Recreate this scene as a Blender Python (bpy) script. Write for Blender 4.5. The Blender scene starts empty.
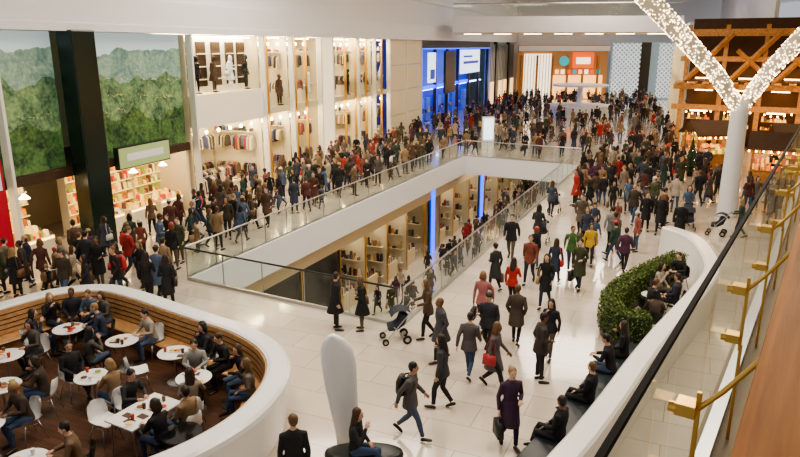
import bpy, bmesh, math, random
from mathutils import Vector, Matrix
from mathutils.bvhtree import BVHTree
random.seed(7)
V=Vector
S=bpy.context.scene
COL=S.collection
# ---------------------------------------------------------------- materials
def nt(name):
    m=bpy.data.materials.new(name); m.use_nodes=True
    n=m.node_tree; return m,n,n.nodes['Principled BSDF']
def mat(name,col,rough=.5,metal=0,es=0,ecol=None,var=0,vs=3,spec=None):
    m,n,b=nt(name)
    c=(*col,1)
    b.inputs['Base Color'].default_value=c
    b.inputs['Roughness'].default_value=rough
    b.inputs['Metallic'].default_value=metal
    if spec is not None: b.inputs['Specular IOR Level'].default_value=spec
    if es:
        b.inputs['Emission Color'].default_value=(*(ecol or col),1)
        b.inputs['Emission Strength'].default_value=es
    if var:
        tc=n.nodes.new('ShaderNodeTexCoord'); ns=n.nodes.new('ShaderNodeTexNoise'); ns.inputs['Scale'].default_value=vs; ns.inputs['Detail'].default_value=4
        mx=n.nodes.new('ShaderNodeMix'); mx.data_type='RGBA'
        n.links.new(tc.outputs['Object'],ns.inputs['Vector']); n.links.new(ns.outputs['Fac'],mx.inputs['Factor'])
        mx.inputs['A'].default_value=tuple(max(0,x*(1-var)) for x in col)+(1,)
        mx.inputs['B'].default_value=tuple(min(1,x*(1+var)) for x in col)+(1,)
        n.links.new(mx.outputs['Result'],b.inputs['Base Color'])
    return m
def glassmat(name,tint=(.93,.97,.96),amt=.5,base=0.03):
    m,n,b=nt(name); n.nodes.remove(b)
    out=n.nodes['Material Output']
    t=n.nodes.new('ShaderNodeBsdfTransparent'); t.inputs[0].default_value=(*tint,1)
    g=n.nodes.new('ShaderNodeBsdfGlossy'); g.inputs['Roughness'].default_value=.02; g.inputs[0].default_value=(.95,1,.98,1)
    f=n.nodes.new('ShaderNodeLayerWeight'); f.inputs['Blend'].default_value=.5
    p=n.nodes.new('ShaderNodeMath'); p.operation='POWER'; p.inputs[1].default_value=5
    a=n.nodes.new('ShaderNodeMath'); a.operation='MULTIPLY_ADD'; a.inputs[1].default_value=amt; a.inputs[2].default_value=base; a.use_clamp=True
    mx=n.nodes.new('ShaderNodeMixShader')
    n.links.new(f.outputs['Facing'],p.inputs[0]); n.links.new(p.outputs[0],a.inputs[0]); n.links.new(a.outputs[0],mx.inputs[0]); n.links.new(t.outputs[0],mx.inputs[1]); n.links.new(g.outputs[0],mx.inputs[2])
    n.links.new(mx.outputs[0],out.inputs['Surface']); return m
def attrmat(name,rough=.6,es=0):
    m,n,b=nt(name)
    a=n.nodes.new('ShaderNodeAttribute'); a.attribute_name='Col'
    n.links.new(a.outputs['Color'],b.inputs['Base Color']); b.inputs['Roughness'].default_value=rough
    if es:
        n.links.new(a.outputs['Color'],b.inputs['Emission Color']); b.inputs['Emission Strength'].default_value=es
    return m
def tilemat(name,c1,c2,mort,rot,bw,bh,rough,msize=.008,coat=0):
    m,n,b=nt(name)
    tc=n.nodes.new('ShaderNodeTexCoord'); mp=n.nodes.new('ShaderNodeMapping'); mp.inputs['Rotation'].default_value=(0,0,rot)
    br=n.nodes.new('ShaderNodeTexBrick'); br.inputs['Scale'].default_value=1
    br.inputs['Color1'].default_value=(*c1,1); br.inputs['Color2'].default_value=(*c2,1); br.inputs['Mortar'].default_value=(*mort,1)
    br.inputs['Mortar Size'].default_value=msize; br.inputs['Brick Width'].default_value=bw; br.inputs['Row Height'].default_value=bh
    n.links.new(tc.outputs['Object'],mp.inputs[0]); n.links.new(mp.outputs[0],br.inputs['Vector'])
    ns=n.nodes.new('ShaderNodeTexNoise'); ns.inputs['Scale'].default_value=.6; ns.inputs['Detail'].default_value=6
    n.links.new(tc.outputs['Object'],ns.inputs['Vector'])
    mx=n.nodes.new('ShaderNodeMix'); mx.data_type='RGBA'; mx.blend_type='MULTIPLY'; mx.inputs['Factor'].default_value=.4
    cr=n.nodes.new('ShaderNodeValToRGB'); cr.color_ramp.elements[0].color=(.66,.64,.62,1); cr.color_ramp.elements[1].color=(1,1,1,1)
    cr.color_ramp.elements[0].position=.3;cr.color_ramp.elements[1].position=.7
    n.links.new(br.outputs['Color'],mx.inputs['A'])
    n.links.new(ns.outputs['Fac'],cr.inputs[0]); n.links.new(cr.outputs[0],mx.inputs['B'])
    n.links.new(mx.outputs['Result'],b.inputs['Base Color']); b.inputs['Roughness'].default_value=rough
    b.inputs['Coat Weight'].default_value=coat; b.inputs['Coat Roughness'].default_value=.05
    return m
def woodmat(name,c1,c2,rot=0,rough=.4,sc=(1,12,12),plank=None,spec=.5):
    m,n,b=nt(name)
    tc=n.nodes.new('ShaderNodeTexCoord'); mp=n.nodes.new('ShaderNodeMapping')
    r1=n.nodes.new('ShaderNodeMapping'); r1.inputs['Rotation'].default_value=(0,0,rot)
    mp.inputs['Scale'].default_value=sc
    ns=n.nodes.new('ShaderNodeTexNoise'); ns.inputs['Scale'].default_value=2; ns.inputs['Detail'].default_value=6
    cr=n.nodes.new('ShaderNodeValToRGB'); cr.color_ramp.elements[0].position=.3; cr.color_ramp.elements[1].position=.7
    cr.color_ramp.elements[0].color=(*c1,1); cr.color_ramp.elements[1].color=(*c2,1)
    n.links.new(tc.outputs['Object'],r1.inputs[0]); n.links.new(r1.outputs[0],mp.inputs[0]); n.links.new(mp.outputs[0],ns.inputs['Vector']); n.links.new(ns.outputs['Fac'],cr.inputs[0])
    n.links.new(cr.outputs[0],b.inputs['Base Color']); b.inputs['Roughness'].default_value=rough; b.inputs['Specular IOR Level'].default_value=spec
    if plank:
        br=n.nodes.new('ShaderNodeTexBrick'); br.inputs['Scale'].default_value=1; br.inputs['Brick Width'].default_value=plank[0]; br.inputs['Row Height'].default_value=plank[1]
        br.inputs['Color1'].default_value=(1,1,1,1); br.inputs['Color2'].default_value=(.75,.75,.75,1); br.inputs['Mortar'].default_value=(.25,.25,.25,1); br.inputs['Mortar Size'].default_value=.006
        n.links.new(r1.outputs[0],br.inputs['Vector'])
        mx=n.nodes.new('ShaderNodeMix'); mx.data_type='RGBA'; mx.blend_type='MULTIPLY'; mx.inputs['Factor'].default_value=1
        n.links.new(cr.outputs[0],mx.inputs['A']); n.links.new(br.outputs['Color'],mx.inputs['B']); n.links.new(mx.outputs['Result'],b.inputs['Base Color'])
    return m
def objcolmat(name,rough=.7):
    m,n,b=nt(name); o=n.nodes.new('ShaderNodeObjectInfo'); n.links.new(o.outputs['Color'],b.inputs['Base Color']); b.inputs['Roughness'].default_value=rough; return m
def randmat(name,cols,rough=.7,mul=1.0):
    m,n,b=nt(name); o=n.nodes.new('ShaderNodeObjectInfo')
    ma=n.nodes.new('ShaderNodeMath'); ma.operation='MULTIPLY'; ma.inputs[1].default_value=mul
    fr=n.nodes.new('ShaderNodeMath'); fr.operation='FRACT'
    cr=n.nodes.new('ShaderNodeValToRGB'); cr.color_ramp.interpolation='CONSTANT'
    e=cr.color_ramp.elements
    while len(e)<len(cols): e.new(0.5)
    for i,c in enumerate(cols): e[i].position=i/len(cols)
    for i,c in enumerate(cols): e[i].color=(*c,1)
    n.links.new(o.outputs['Random'],ma.inputs[0]); n.links.new(ma.outputs[0],fr.inputs[0]); n.links.new(fr.outputs[0],cr.inputs[0]); n.links.new(cr.outputs[0],b.inputs['Base Color'])
    b.inputs['Roughness'].default_value=rough; return m

AX=math.atan(.44)
M_floor=tilemat('floor_stone',(.72,.64,.54),(.64,.56,.47),(.34,.29,.23),AX,1.8,.9,.13,coat=.6)
M_lfloor=tilemat('lower_floor_stone',(.74,.68,.6),(.68,.62,.54),(.5,.46,.4),AX,1.8,.9,.15,coat=.5)
M_white=mat('white_plaster',(.82,.84,.88),.45)
M_gloss=mat('white_solid_surface',(.82,.82,.81),.18)
M_cream=mat('cream_panel',(.78,.70,.50),.5,var=.05,vs=.5)
M_soffit=mat('warm_soffit',(.72,.58,.38),.6)
M_glass=glassmat('balustrade_glass',(.88,.945,.915),.35,.05)
M_sglass=glassmat('shop_glass',(.98,.99,.98),.2,.02)
M_steel=mat('brushed_steel',(.5,.5,.5),.3,1)
M_dark=mat('dark_metal',(.03,.035,.035),.35,.3)
M_black=mat('black_gloss',(.01,.012,.012),.15)
M_matt=mat('black_rubber_cap',(.012,.012,.012),.7,spec=.2)
M_gold=mat('gold_metal',(.80,.50,.15),.28,1)
M_wood=woodmat('oak_rail_wood',(.30,.11,.025),(.50,.21,.055),rot=0,rough=.5,sc=(1,14,14),spec=.15)
M_slat=woodmat('cafe_bench_wood',(.36,.19,.08),(.54,.32,.15),rough=.45,sc=(3,3,14))
M_cfloor=woodmat('cafe_floor_wood',(.085,.04,.022),(.15,.07,.04),rot=AX,rough=.4,sc=(1,10,1),plank=(1.6,.16))
M_timber=woodmat('rustic_timber',(.30,.14,.045),(.56,.30,.11),rough=.6,sc=(4,4,4))
M_brown=mat('dark_brown_wall',(.06,.03,.015),.7,var=.3)
M_attr=attrmat('goods_colour',.6)
M_attrE=attrmat('self_lit_goods_colour',.6,.8)  # goods glow in their own colour so they look lit
M_warm=mat('warm_light_panel',(1,.85,.6),.5,es=26,ecol=(1,.82,.54))
M_dim=mat('soft_light_panel',(1,.9,.75),.5,es=11,ecol=(1,.80,.50))
M_warm2=mat('warm_lamp',(1,.8,.5),.5,es=14,ecol=(1,.52,.18))
M_cool=mat('cool_light_panel',(1,1,1),.5,es=6,ecol=(.5,.65,1))
M_blue=mat('blue_neon',(.02,.06,1),.5,es=2.2,ecol=(.01,.07,1))
M_bluew=mat('blue_wall',(.02,.05,.3),.4,es=.3,ecol=(.01,.06,.9))
M_backw=mat('shop_back_wall',(.80,.70,.50),.6)
M_leaf=attrmat('leaf_green',.6)
M_screen=mat('lit_sign',(.9,.95,.95),.4,es=1.1,ecol=(.65,.85,1))
M_fairy=mat('fairy_bulb',(1,.9,.7),.4,es=8,ecol=(1,.78,.48))
M_red=mat('red_banner',(.4,.012,.03),.5,es=.15)

# ---------------------------------------------------------------- mesh builder
class MB:
    def __init__(s): s.v=[];s.f=[];s.m=[];s.c=[];s.T=Matrix.Identity(4)
    def add(s,vs,fs,mi=0,col=(1,1,1)):
        o=len(s.v); s.v.extend([s.T@V(v) for v in vs])
        for f in fs: s.f.append([i+o for i in f]); s.m.append(mi); s.c.append(col)
    def box(s,a,b,mi=0,col=(1,1,1),tap=0):
        x0,y0,z0=a;x1,y1,z1=b
        t=tap
        s.add([(x0,y0,z0),(x1,y0,z0),(x1,y1,z0),(x0,y1,z0),(x0+t,y0+t,z1),(x1-t,y0+t,z1),(x1-t,y1-t,z1),(x0+t,y1-t,z1)],
              [(0,3,2,1),(4,5,6,7),(0,1,5,4),(1,2,6,5),(2,3,7,6),(3,0,4,7)],mi,col)
    def cb(s,c,h,mi=0,col=(1,1,1)): s.box([c[i]-h[i] for i in range(3)],[c[i]+h[i] for i in range(3)],mi,col)
    def loft(s,secs,n=12,mi=0,col=(1,1,1),side=(1,0,0),flat=False):
        P=[V(q[0]) for q in secs]; vs=[]
        for i,(c,a,b) in enumerate(secs):
            c=V(c)
            t=(P[min(i+1,len(P)-1)]-P[max(i-1,0)])
            if flat: t=V((0,0,1))
            if t.length<1e-6:t=V((0,0,1))
            t.normalize(); sd=V(side); u=sd-t*sd.dot(t)
            if u.length<.05:
                sd=V((0,1,0)); u=sd-t*sd.dot(t)
            u.normalize(); w=t.cross(u)
            for k in range(n):
                an=2*math.pi*k/n; vs.append(c+u*a*math.cos(an)+w*b*math.sin(an))
        fs=[]
        for i in range(len(secs)-1):
            for k in range(n):
                k2=(k+1)%n; fs.append((i*n+k,i*n+k2,(i+1)*n+k2,(i+1)*n+k))
        fs.append(tuple(reversed(range(n)))); L=(len(secs)-1)*n; fs.append(tuple(range(L,L+n)))
        s.add(vs,fs,mi,col)
    def tube(s,pts,r,n=8,mi=0,col=(1,1,1)):
        rs=r if isinstance(r,(list,tuple)) else [r]*len(pts)
        s.loft([(p,q,q) for p,q in zip(pts,rs)],n,mi,col)
    def ell(s,c,r,mi=0,col=(1,1,1),n=14,m=9,R=None):
        c=V(c);vs=[]
        for i in range(1,m):
            ph=math.pi*i/m
            for k in range(n):
                th=2*math.pi*k/n; p=V((r[0]*math.sin(ph)*math.cos(th),r[1]*math.sin(ph)*math.sin(th),r[2]*math.cos(ph)))
                vs.append(c+(R@p if R else p))
        top=V((0,0,r[2]));bot=V((0,0,-r[2]))
        vs.append(c+(R@top if R else top));vs.append(c+(R@bot if R else bot))
        a=(m-1)*n;b=a+1;fs=[]
        for i in range(m-2):
            for k in range(n):
                k2=(k+1)%n; fs.append((i*n+k,(i+1)*n+k,(i+1)*n+k2,i*n+k2))
        for k in range(n):
            k2=(k+1)%n; fs.append((a,k,k2)); fs.append((b,(m-2)*n+k2,(m-2)*n+k))
        s.add(vs,fs,mi,col)
    def sweep(s,path,prof,mi=0,col=(1,1,1),closed=False):
        n=len(path);k=len(prof);vs=[]
        for i,p in enumerate(path):
            a=path[(i-1)%n] if (closed or i>0) else path[0]; b=path[(i+1)%n] if (closed or i<n-1) else path[-1]
            d=(V((b[0],b[1]))-V((a[0],a[1]))).normalized(); nn=V((-d.y,d.x))
            for o,z in prof: vs.append((p[0]+nn.x*o,p[1]+nn.y*o,z))
        fs=[]
        R=n if closed else n-1
        for i in range(R):
            i2=(i+1)%n
            for j in range(k):
                j2=(j+1)%k; fs.append((i*k+j,i*k+j2,i2*k+j2,i2*k+j))
        if not closed: fs.append(tuple(range(k))); fs.append(tuple(reversed(range((n-1)*k,n*k))))
        s.add(vs,fs,mi,col)
    def mesh(s,name,mats,smooth=False):
        me=bpy.data.meshes.new(name); me.from_pydata([tuple(v) for v in s.v],[],s.f)
        for m in mats: me.materials.append(m)
        me.polygons.foreach_set('material_index',s.m)
        ca=me.color_attributes.new('Col','FLOAT_COLOR','CORNER'); data=[]
        for f,c in zip(s.f,s.c): data.extend((c[0],c[1],c[2],1)*len(f))
        ca.data.foreach_set('color',data)
        if smooth: me.polygons.foreach_set('use_smooth',[True]*len(s.f))
        me.update(); return me
    def obj(s,name,mats,smooth=False,bevel=0,parent=None,fixn=True):
        me=s.mesh(name,mats,smooth)
        if fixn:
            bm=bmesh.new();bm.from_mesh(me);bmesh.ops.recalc_face_normals(bm,faces=bm.faces);bm.to_mesh(me);bm.free()
        o=bpy.data.objects.new(name,me);COL.objects.link(o)
        if bevel:
            md=o.modifiers.new('bevel','BEVEL');md.width=bevel;md.segments=2;md.limit_method='ANGLE'
        if parent:o.parent=parent
        return o
def frame(o,d):
    x=V((d[0],d[1],0)).normalized(); y=V((0,0,1)).cross(x); M=Matrix.Identity(4)
    for i in range(3): M[i][0]=x[i];M[i][1]=y[i];M[i][2]=(0,0,1)[i]
    M[0][3]=o[0];M[1][3]=o[1];M[2][3]=o[2] if len(o)>2 else 0
    return M
def crom(P,n=6,closed=False):
    out=[];N=len(P)
    for i in range(N if closed else N-1):
        p=[V(P[(i+j-1)%N]) if closed else V(P[min(max(i+j-1,0),N-1)]) for j in range(4)]
        for k in range(n):
            t=k/n; out.append(.5*((2*p[1])+(p[2]-p[0])*t+(2*p[0]-5*p[1]+4*p[2]-p[3])*t*t+(3*p[1]-p[0]-3*p[2]+p[3])*t**3))
    if not closed: out.append(V(P[-1]))
    return out
def inst(name,me,loc,rz=0,sc=1,color=None,parent=None):
    o=bpy.data.objects.new(name,me);COL.objects.link(o);o.location=loc;o.rotation_euler=(0,0,rz);o.scale=(sc,)*3 if not isinstance(sc,tuple) else sc
    if color:o.color=(*color,1)
    if parent:o.parent=parent
    return o
def head(dx,dy): return math.atan2(-dx,dy)
def area(name,loc,sx,sy,e,col=(1,1,1),rot=(0,0,0)):
    l=bpy.data.lights.new(name,'AREA');l.shape='RECTANGLE';l.size=sx;l.size_y=sy;l.energy=e;l.color=col
    o=bpy.data.objects.new(name,l);COL.objects.link(o);o.location=loc;o.rotation_euler=rot;return o

# ---------------------------------------------------------------- people
P_mats=[randmat('skin',[(.62,.38,.27),(.66,.43,.31),(.52,.30,.20),(.62,.40,.29),(.22,.11,.07)],.55,3.3),
 objcolmat('coat_cloth',.8),
 randmat('trouser_cloth',[(.02,.02,.025),(.04,.07,.14),(.025,.025,.03),(.07,.10,.17),(.015,.015,.015),(.10,.08,.06),(.02,.025,.05)],.85,7.1),
 randmat('hair',[(.02,.013,.01),(.06,.03,.015),(.012,.01,.01),(.13,.07,.03),(.03,.018,.01),(.28,.18,.08)],.5,5.7),
 mat('shoe_leather',(.025,.018,.014),.4),
 randmat('bag_material',[(.03,.02,.02),(.45,.04,.05),(.4,.28,.15),(.6,.58,.55),(.02,.02,.02),(.15,.08,.04)],.5,11.3),
 mat('eye_lip_dark',(.10,.03,.03),.4)]
def foot(mb,ank,pitch,x):
    f=V((0.12*(1 if x>0 else -1),math.cos(pitch),math.sin(pitch))).normalized(); g=V((0,-math.sin(pitch),math.cos(pitch)))
    a=V(ank)
    mb.loft([(a-f*.065-g*.052,.025,.026),(a-f*.045-g*.052,.037,.036),(a+f*.04-g*.05,.04,.04),(a+f*.12-g*.058,.047,.031),(a+f*.175-g*.064,.04,.024),(a+f*.20-g*.066,.022,.018)],10,4)
def hand(mb,w,d,n,sgn):
    d=V(d).normalized();n=V(n);n=(n-d*n.dot(d)).normalized();sd=d.cross(n).normalized()
    w=V(w)
    mb.loft([(w-d*.02,.026,.02),(w+d*.02,.033,.019),(w+d*.06,.041,.017),(w+d*.09,.039,.014)],8,0,side=sd)
    for i,(o,L) in enumerate(zip((-.030,-.010,.010,.029),(.062,.074,.069,.052))):
        p0=w+d*.08+sd*o; p1=p0+(d*.9+n*.25).normalized()*L*.5; p2=p1+(d*.6+n*.75).normalized()*L*.5
        mb.tube([p0,p1,p2],[.0095,.0085,.0065],6,0)
    q=w+d*.025-sd*sgn*.03; q1=q+(d*.6-sd*sgn*.7+n*.3).normalized()*.035; q2=q1+(d*.9-sd*sgn*.1+n*.35).normalized()*.03
    mb.tube([q,q1,q2],[.012,.010,.008],6,0)
def person(name,legs,arms,hipz=.92,lean=0.04,fem=False,coat=.12,hair=0,bag=None,hyaw=0,hpit=0,bulk=1.0,hat=False,swing=None):
    A=MB();B=MB()
    P=V((0,0,hipz)); s=V((0,math.sin(lean),math.cos(lean)))
    w=.92 if fem else 1.0; bk=bulk
    T=[(-.10,.16,.115),(-.03,.172,.125),(.06,.165,.12),(.18,.14 if fem else .15,.108),(.30,.16,.125),(.40,.178,.125),(.47,.175,.11),(.515,.13,.09),(.55,.075,.07)]
    A.loft([(P+s*t,a*w*bk,b*bk) for t,a,b in T],18,1,flat=True)
    if coat>0.02:
        sw=.0 if coat<.2 else .09
        A.loft([(P+s*.10,.160*bk,.125*bk),(P,.18*bk,.14*bk),(P-V((0,0,coat*.5)),.188*bk,.15*bk+sw*.5),(P-V((0,0,coat)),.2*bk,.155*bk+sw)],18,1,flat=True)
    for sg,(kn,an,pt) in zip((-1,1),legs):
        hp=V((sg*.088,0,hipz-.02)); kn=V((sg*kn[0],kn[1],kn[2]));an=V((sg*an[0],an[1],an[2]))
        m=hp.lerp(kn,.45);c=kn.lerp(an,.3)
        lm=2
        A.loft([(hp+V((0,0,.03)),.085,.09),(hp,.092,.098),(m,.08,.083),(kn,.058,.06),(c,.056,.062),(kn.lerp(an,.75),.045,.047),(an+ (kn-an).normalized()*.02,.044,.05)],12,lm)
        foot(A,an,pt,sg)
    for sg,(el,wr) in zip((-1,1),arms):
        sh=P+s*.475+V((sg*.165*w,0,0)); el=V((sg*el[0],el[1],el[2]));wr=V((sg*wr[0],wr[1],wr[2]))
        r=1.0*bk*(.92 if fem else 1)
        A.loft([(sh+V((-sg*.05,0,.0)),.05*r,.055*r),(sh+V((sg*.015,0,-.015)),.066*r,.066*r),(sh.lerp(el,.4),.058*r,.058*r),(el,.047*r,.049*r),(el.lerp(wr,.35),.047*r,.047*r),(wr,.035*r,.037*r)],12,1)
        d=(wr-el).normalized()
        hand(B,wr,d,V((-sg,0.15,-.1)) if abs(d.z)>.6 else V((0,0,-1)),sg)
    nb=P+s*.53; hc=P+s*.56+V((0,.035+math.sin(lean)*.1,.155))
    R=(Matrix.Rotation(hyaw,3,'Z')@Matrix.Rotation(hpit,3,'X'))
    def h(x,y,z): return hc+R@V((x,y,z))
    A.loft([(nb-s*.03,.065,.06),(nb+s*.03,.055,.055),(h(0,-.01,-.06),.05,.052)],12,0)
    A.ell(hc,(.074,.092,.10),0,R=R); A.ell(h(0,.022,-.052),(.056,.066,.064),0,R=R)
    A.ell(h(0,.06,-.095),(.026,.024,.022),0,R=R)
    A.loft([(h(0,.082,.012),.010,.008),(h(0,.098,-.02),.014,.012),(h(0,.100,-.034),.016,.012),(h(0,.085,-.042),.012,.01)],8,0)
    for e in(-1,1):
        A.ell(h(e*.077,-.005,-.012),(.012,.02,.032),0,n=8,m=6,R=R)
        B.ell(h(e*.030,.083,.0),(.013,.007,.007),6,n=8,m=5,R=R); B.ell(h(e*.031,.086,.02),(.017,.005,.004),3,n=8,m=4,R=R)
    B.ell(h(0,.084,-.064),(.024,.008,.007),6,n=8,m=5,R=R)
    A.ell(h(0,-.022,.026),(.084,.098,.100),3,R=R)
    if hair==0: A.ell(h(0,-.045,-.02),(.074,.062,.072),3,R=R)
    elif hair==1:
        A.loft([(h(0,-.04,.05),.08,.06),(h(0,-.055,-.03),.095,.06),(h(0,-.06,-.10),.10,.055),(h(0,-.06,-.155),.085,.04)],14,3)
        for e in(-1,1): A.loft([(h(e*.06,.0,.04),.03,.045),(h(e*.082,.0,-.04),.022,.05),(h(e*.085,-.005,-.12),.018,.04)],8,3)
    elif hair==2:
        A.loft([(h(0,-.04,.05),.08,.06),(h(0,-.06,-.04),.092,.055),(h(0,-.085,-.16),.10,.045),(h(0,-.105,-.27),.085,.035),(h(0,-.11,-.34),.04,.02)],14,3)
        for e in(-1,1): A.loft([(h(e*.06,.0,.04),.03,.045),(h(e*.082,.0,-.05),.022,.045),(h(e*.085,-.01,-.17),.02,.03)],8,3)
    else:
        A.ell(h(0,-.05,-.02),(.07,.06,.07),3,R=R); A.ell(h(0,-.12,.06),(.045,.045,.045),3,R=R)
    if hat: A.ell(h(0,-.012,.05),(.092,.105,.085),5,R=R); A.loft([(h(0,-.01,.03),.097,.11),(h(0,-.01,.055),.097,.11)],16,5)
    A.loft([(nb-s*.035,.088,.085),(nb+s*.0,.085,.085),(nb+s*.03,.066,.068)],14,1)
    if bag=='hand':
        el,wr=arms[1]; w0=V((wr[0],wr[1],wr[2]))+V((0,0,-.09))
        B.tube([w0+V((0,-.07,-.16)),w0+V((0,-.03,.0)),w0+V((0,.03,0)),w0+V((0,.07,-.16))],.006,6,5)
        x,y,z=w0; B.box((x-.06,y-.17,z-.46),(x+.06,y+.17,z-.15),5,tap=.01)
    if bag=='shoulder':
        z=hipz-.02; B.box((.19,-.17,z-.12),(.29,.14,z+.12),5,tap=.015)
        B.tube([(.24,-.10,z+.1),(.19,-.09,z+.35),(.13,-.02,hipz+.545),(.19,.10,z+.35),(.24,.08,z+.1)],.012,6,5)
    if bag=='back':
        B.loft([((0,-.20,hipz+.06),.13,.07),((0,-.21,hipz+.16),.15,.10),((0,-.20,hipz+.36),.15,.10),((0,-.18,hipz+.50),.10,.06)],14,5,flat=True)
        for e in(-1,1): B.tube([(e*.1,-.14,hipz+.48),(e*.11,-.0,hipz+.53),(e*.11,.125,hipz+.40),(e*.14,.05,hipz+.2),(e*.13,-.12,hipz+.12)],.018,6,5)
    src=A.mesh(name+'_src',P_mats); 
    bm=bmesh.new();bm.from_mesh(src);bmesh.ops.recalc_face_normals(bm,faces=bm.faces);bmesh.ops.triangulate(bm,faces=bm.faces);bm.to_mesh(src)
    mi=[f.material_index for f in bm.faces]; bvh=BVHTree.FromBMesh(bm); bm.free()
    o=bpy.data.objects.new('tmp',src);COL.objects.link(o)
    md=o.modifiers.new('r','REMESH');md.mode='VOXEL';md.voxel_size=.0135
    sm=o.modifiers.new('s','SMOOTH');sm.factor=.5;sm.iterations=2
    dg=bpy.context.evaluated_depsgraph_get(); ev=o.evaluated_get(dg); em=ev.to_mesh()
    C=MB(); C.v=[v.co.copy() for v in em.vertices]
    for f in em.polygons:
        C.f.append(list(f.vertices)); loc,nn,idx,dd=bvh.find_nearest(f.center); C.m.append(mi[idx] if idx is not None else 1); C.c.append((1,1,1))
    ev.to_mesh_clear(); bpy.data.objects.remove(o); bpy.data.meshes.remove(src)
    ofs=len(C.v); C.v+=B.v; C.f+=[[i+ofs for i in f] for f in B.f]; C.m+=B.m; C.c+=B.c
    return C.mesh(name,P_mats,True)
LW1=[((.09,.20,.49),(.09,.30,.105),.22),((.09,-.04,.46),(.09,-.31,.19),-.7)]
LW2=[LW1[1],LW1[0]]
LWs=[((.09,.15,.49),(.09,.17,.095),.08),((.09,.02,.46),(.09,-.20,.15),-.45)]
LST=[((.10,.02,.49),(.12,.0,.09),0),((.10,.03,.49),(.12,.03,.09),0)]
LSI=[((.12,.42,.53),(.12,.40,.09),0),((.12,.43,.53),(.12,.32,.10),-.1)]
LSX=[((.11,.42,.53),(.11,.36,.09),0),((.04,.42,.60),(-.05,.52,.22),-.3)]
aF=((.235,.04,1.10),(.22,.24,.94)); aB=((.235,-.14,1.13),(.25,-.20,.88)); aD=((.235,-.02,1.10),(.24,.06,.85)); aBend=((.24,-.03,1.10),(.13,.20,1.08)); aPk=((.26,-.06,1.12),(.20,.06,.90))
aPush=((.23,.10,1.13),(.20,.37,1.07)); aTab=((.25,.18,.80),(.10,.40,.80)); aLap=((.24,.02,.80),(.10,.24,.67)); aCup=((.25,.20,.80),(.06,.24,1.05)); aTalk=((.25,.05,1.10),(.20,.26,1.20)); aPhone=((.25,.02,1.12),(.10,.14,1.36))
WALK={}
def L(k,*a,**b): WALK[k]=person(k,*a,**b)
L('wm1',LW1,[aB,aF],.885,bulk=1.08,coat=.13)
L('wm2',LW2,[aF,aB],.885,.06,coat=.16,bag='back',hyaw=.3,bulk=1.05)
L('wm3',LWs,[aPk,aPk],.90,coat=.30,bulk=1.1,hyaw=-.2)
L('wm4',LW1,[aD,aTalk],.885,.02,bulk=1.14,coat=.10,hyaw=-.5,hat=True)
L('ww1',LW2,[aF,aD],.885,fem=True,coat=.34,hair=2,bag='shoulder')
L('ww2',LW1,[aB,aD],.885,fem=True,coat=.14,hair=1,bag='hand',hyaw=.25)
L('ww3',LWs,[aBend,aD],.90,fem=True,coat=.40,hair=3,bag='hand',bulk=1.05)
L('ww4',LWs,[aD,aPhone],.90,.03,fem=True,coat=.10,hair=2,bulk=1.02,hpit=-.15)
L('sm1',LST,[aPk,aBend],.92,coat=.15,bulk=1.08,hpit=-.25)
L('sm2',LST,[aD,aD],.92,coat=.38,bulk=1.05,hyaw=.5)
L('sw1',LST,[aBend,aBend],.92,fem=True,coat=.38,hair=2,hyaw=-.4,bag='shoulder')
L('sw2',LST,[aD,aPk],.92,fem=True,coat=.13,hair=1,hyaw=.4,hat=True)
L('pp1',LWs,[aPush,aPush],.90,.1,fem=True,coat=.15,hair=2)
L('sit1',LSI,[aTab,aTab],.56,.22,coat=0,hpit=-.25)
L('sit2',LSX,[aLap,aCup],.56,.05,fem=True,coat=0,hair=2,hpit=-.05)
L('sit3',LSI,[aTab,aCup],.56,.15,fem=True,coat=0,hair=1,hyaw=.3,hpit=-.15)
L('sit4',LSX,[aLap,aLap],.56,-.08,coat=0,bulk=1.08,hyaw=-.3)
NAMES={'wm1':'walking_man','wm2':'walking_man_with_backpack','wm3':'walking_man_in_coat','wm4':'walking_man_in_hat','ww1':'walking_woman','ww2':'walking_woman_with_bag','ww3':'walking_woman_in_coat','ww4':'walking_woman_on_phone','sm1':'standing_man','sm2':'standing_man_in_coat','sw1':'standing_woman','sw2':'standing_woman_in_hat','pp1':'woman_pushing_pushchair','sit1':'seated_man','sit2':'seated_woman','sit3':'seated_woman_eating','sit4':'seated_man_relaxing'}
PAL=[(.012,.012,.014)]*7+[(.02,.02,.03),(.03,.03,.035),(.025,.02,.018),(.05,.035,.025),(.09,.055,.035),(.03,.04,.07),(.04,.05,.08),(.08,.07,.06),(.15,.13,.11),(.09,.03,.025),(.28,.025,.022),(.24,.16,.09),(.03,.06,.05),(.36,.31,.25),(.08,.03,.06),(.08,.12,.19),(.05,.06,.03),(.14,.09,.055),(.22,.18,.14),(.20,.06,.04)]
placed=[]
def put(k,x,y,ang,z=0,color=None,sc=None,reg=True):
    c=color or random.choice(PAL); s=sc or random.uniform(.92,1.03)
    if 'ww' in k or 'sw' in k: s*=.96
    if reg: placed.append((x,y,z))
    return inst(NAMES[k],WALK[k],(x,y,z),ang,s,c)

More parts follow.
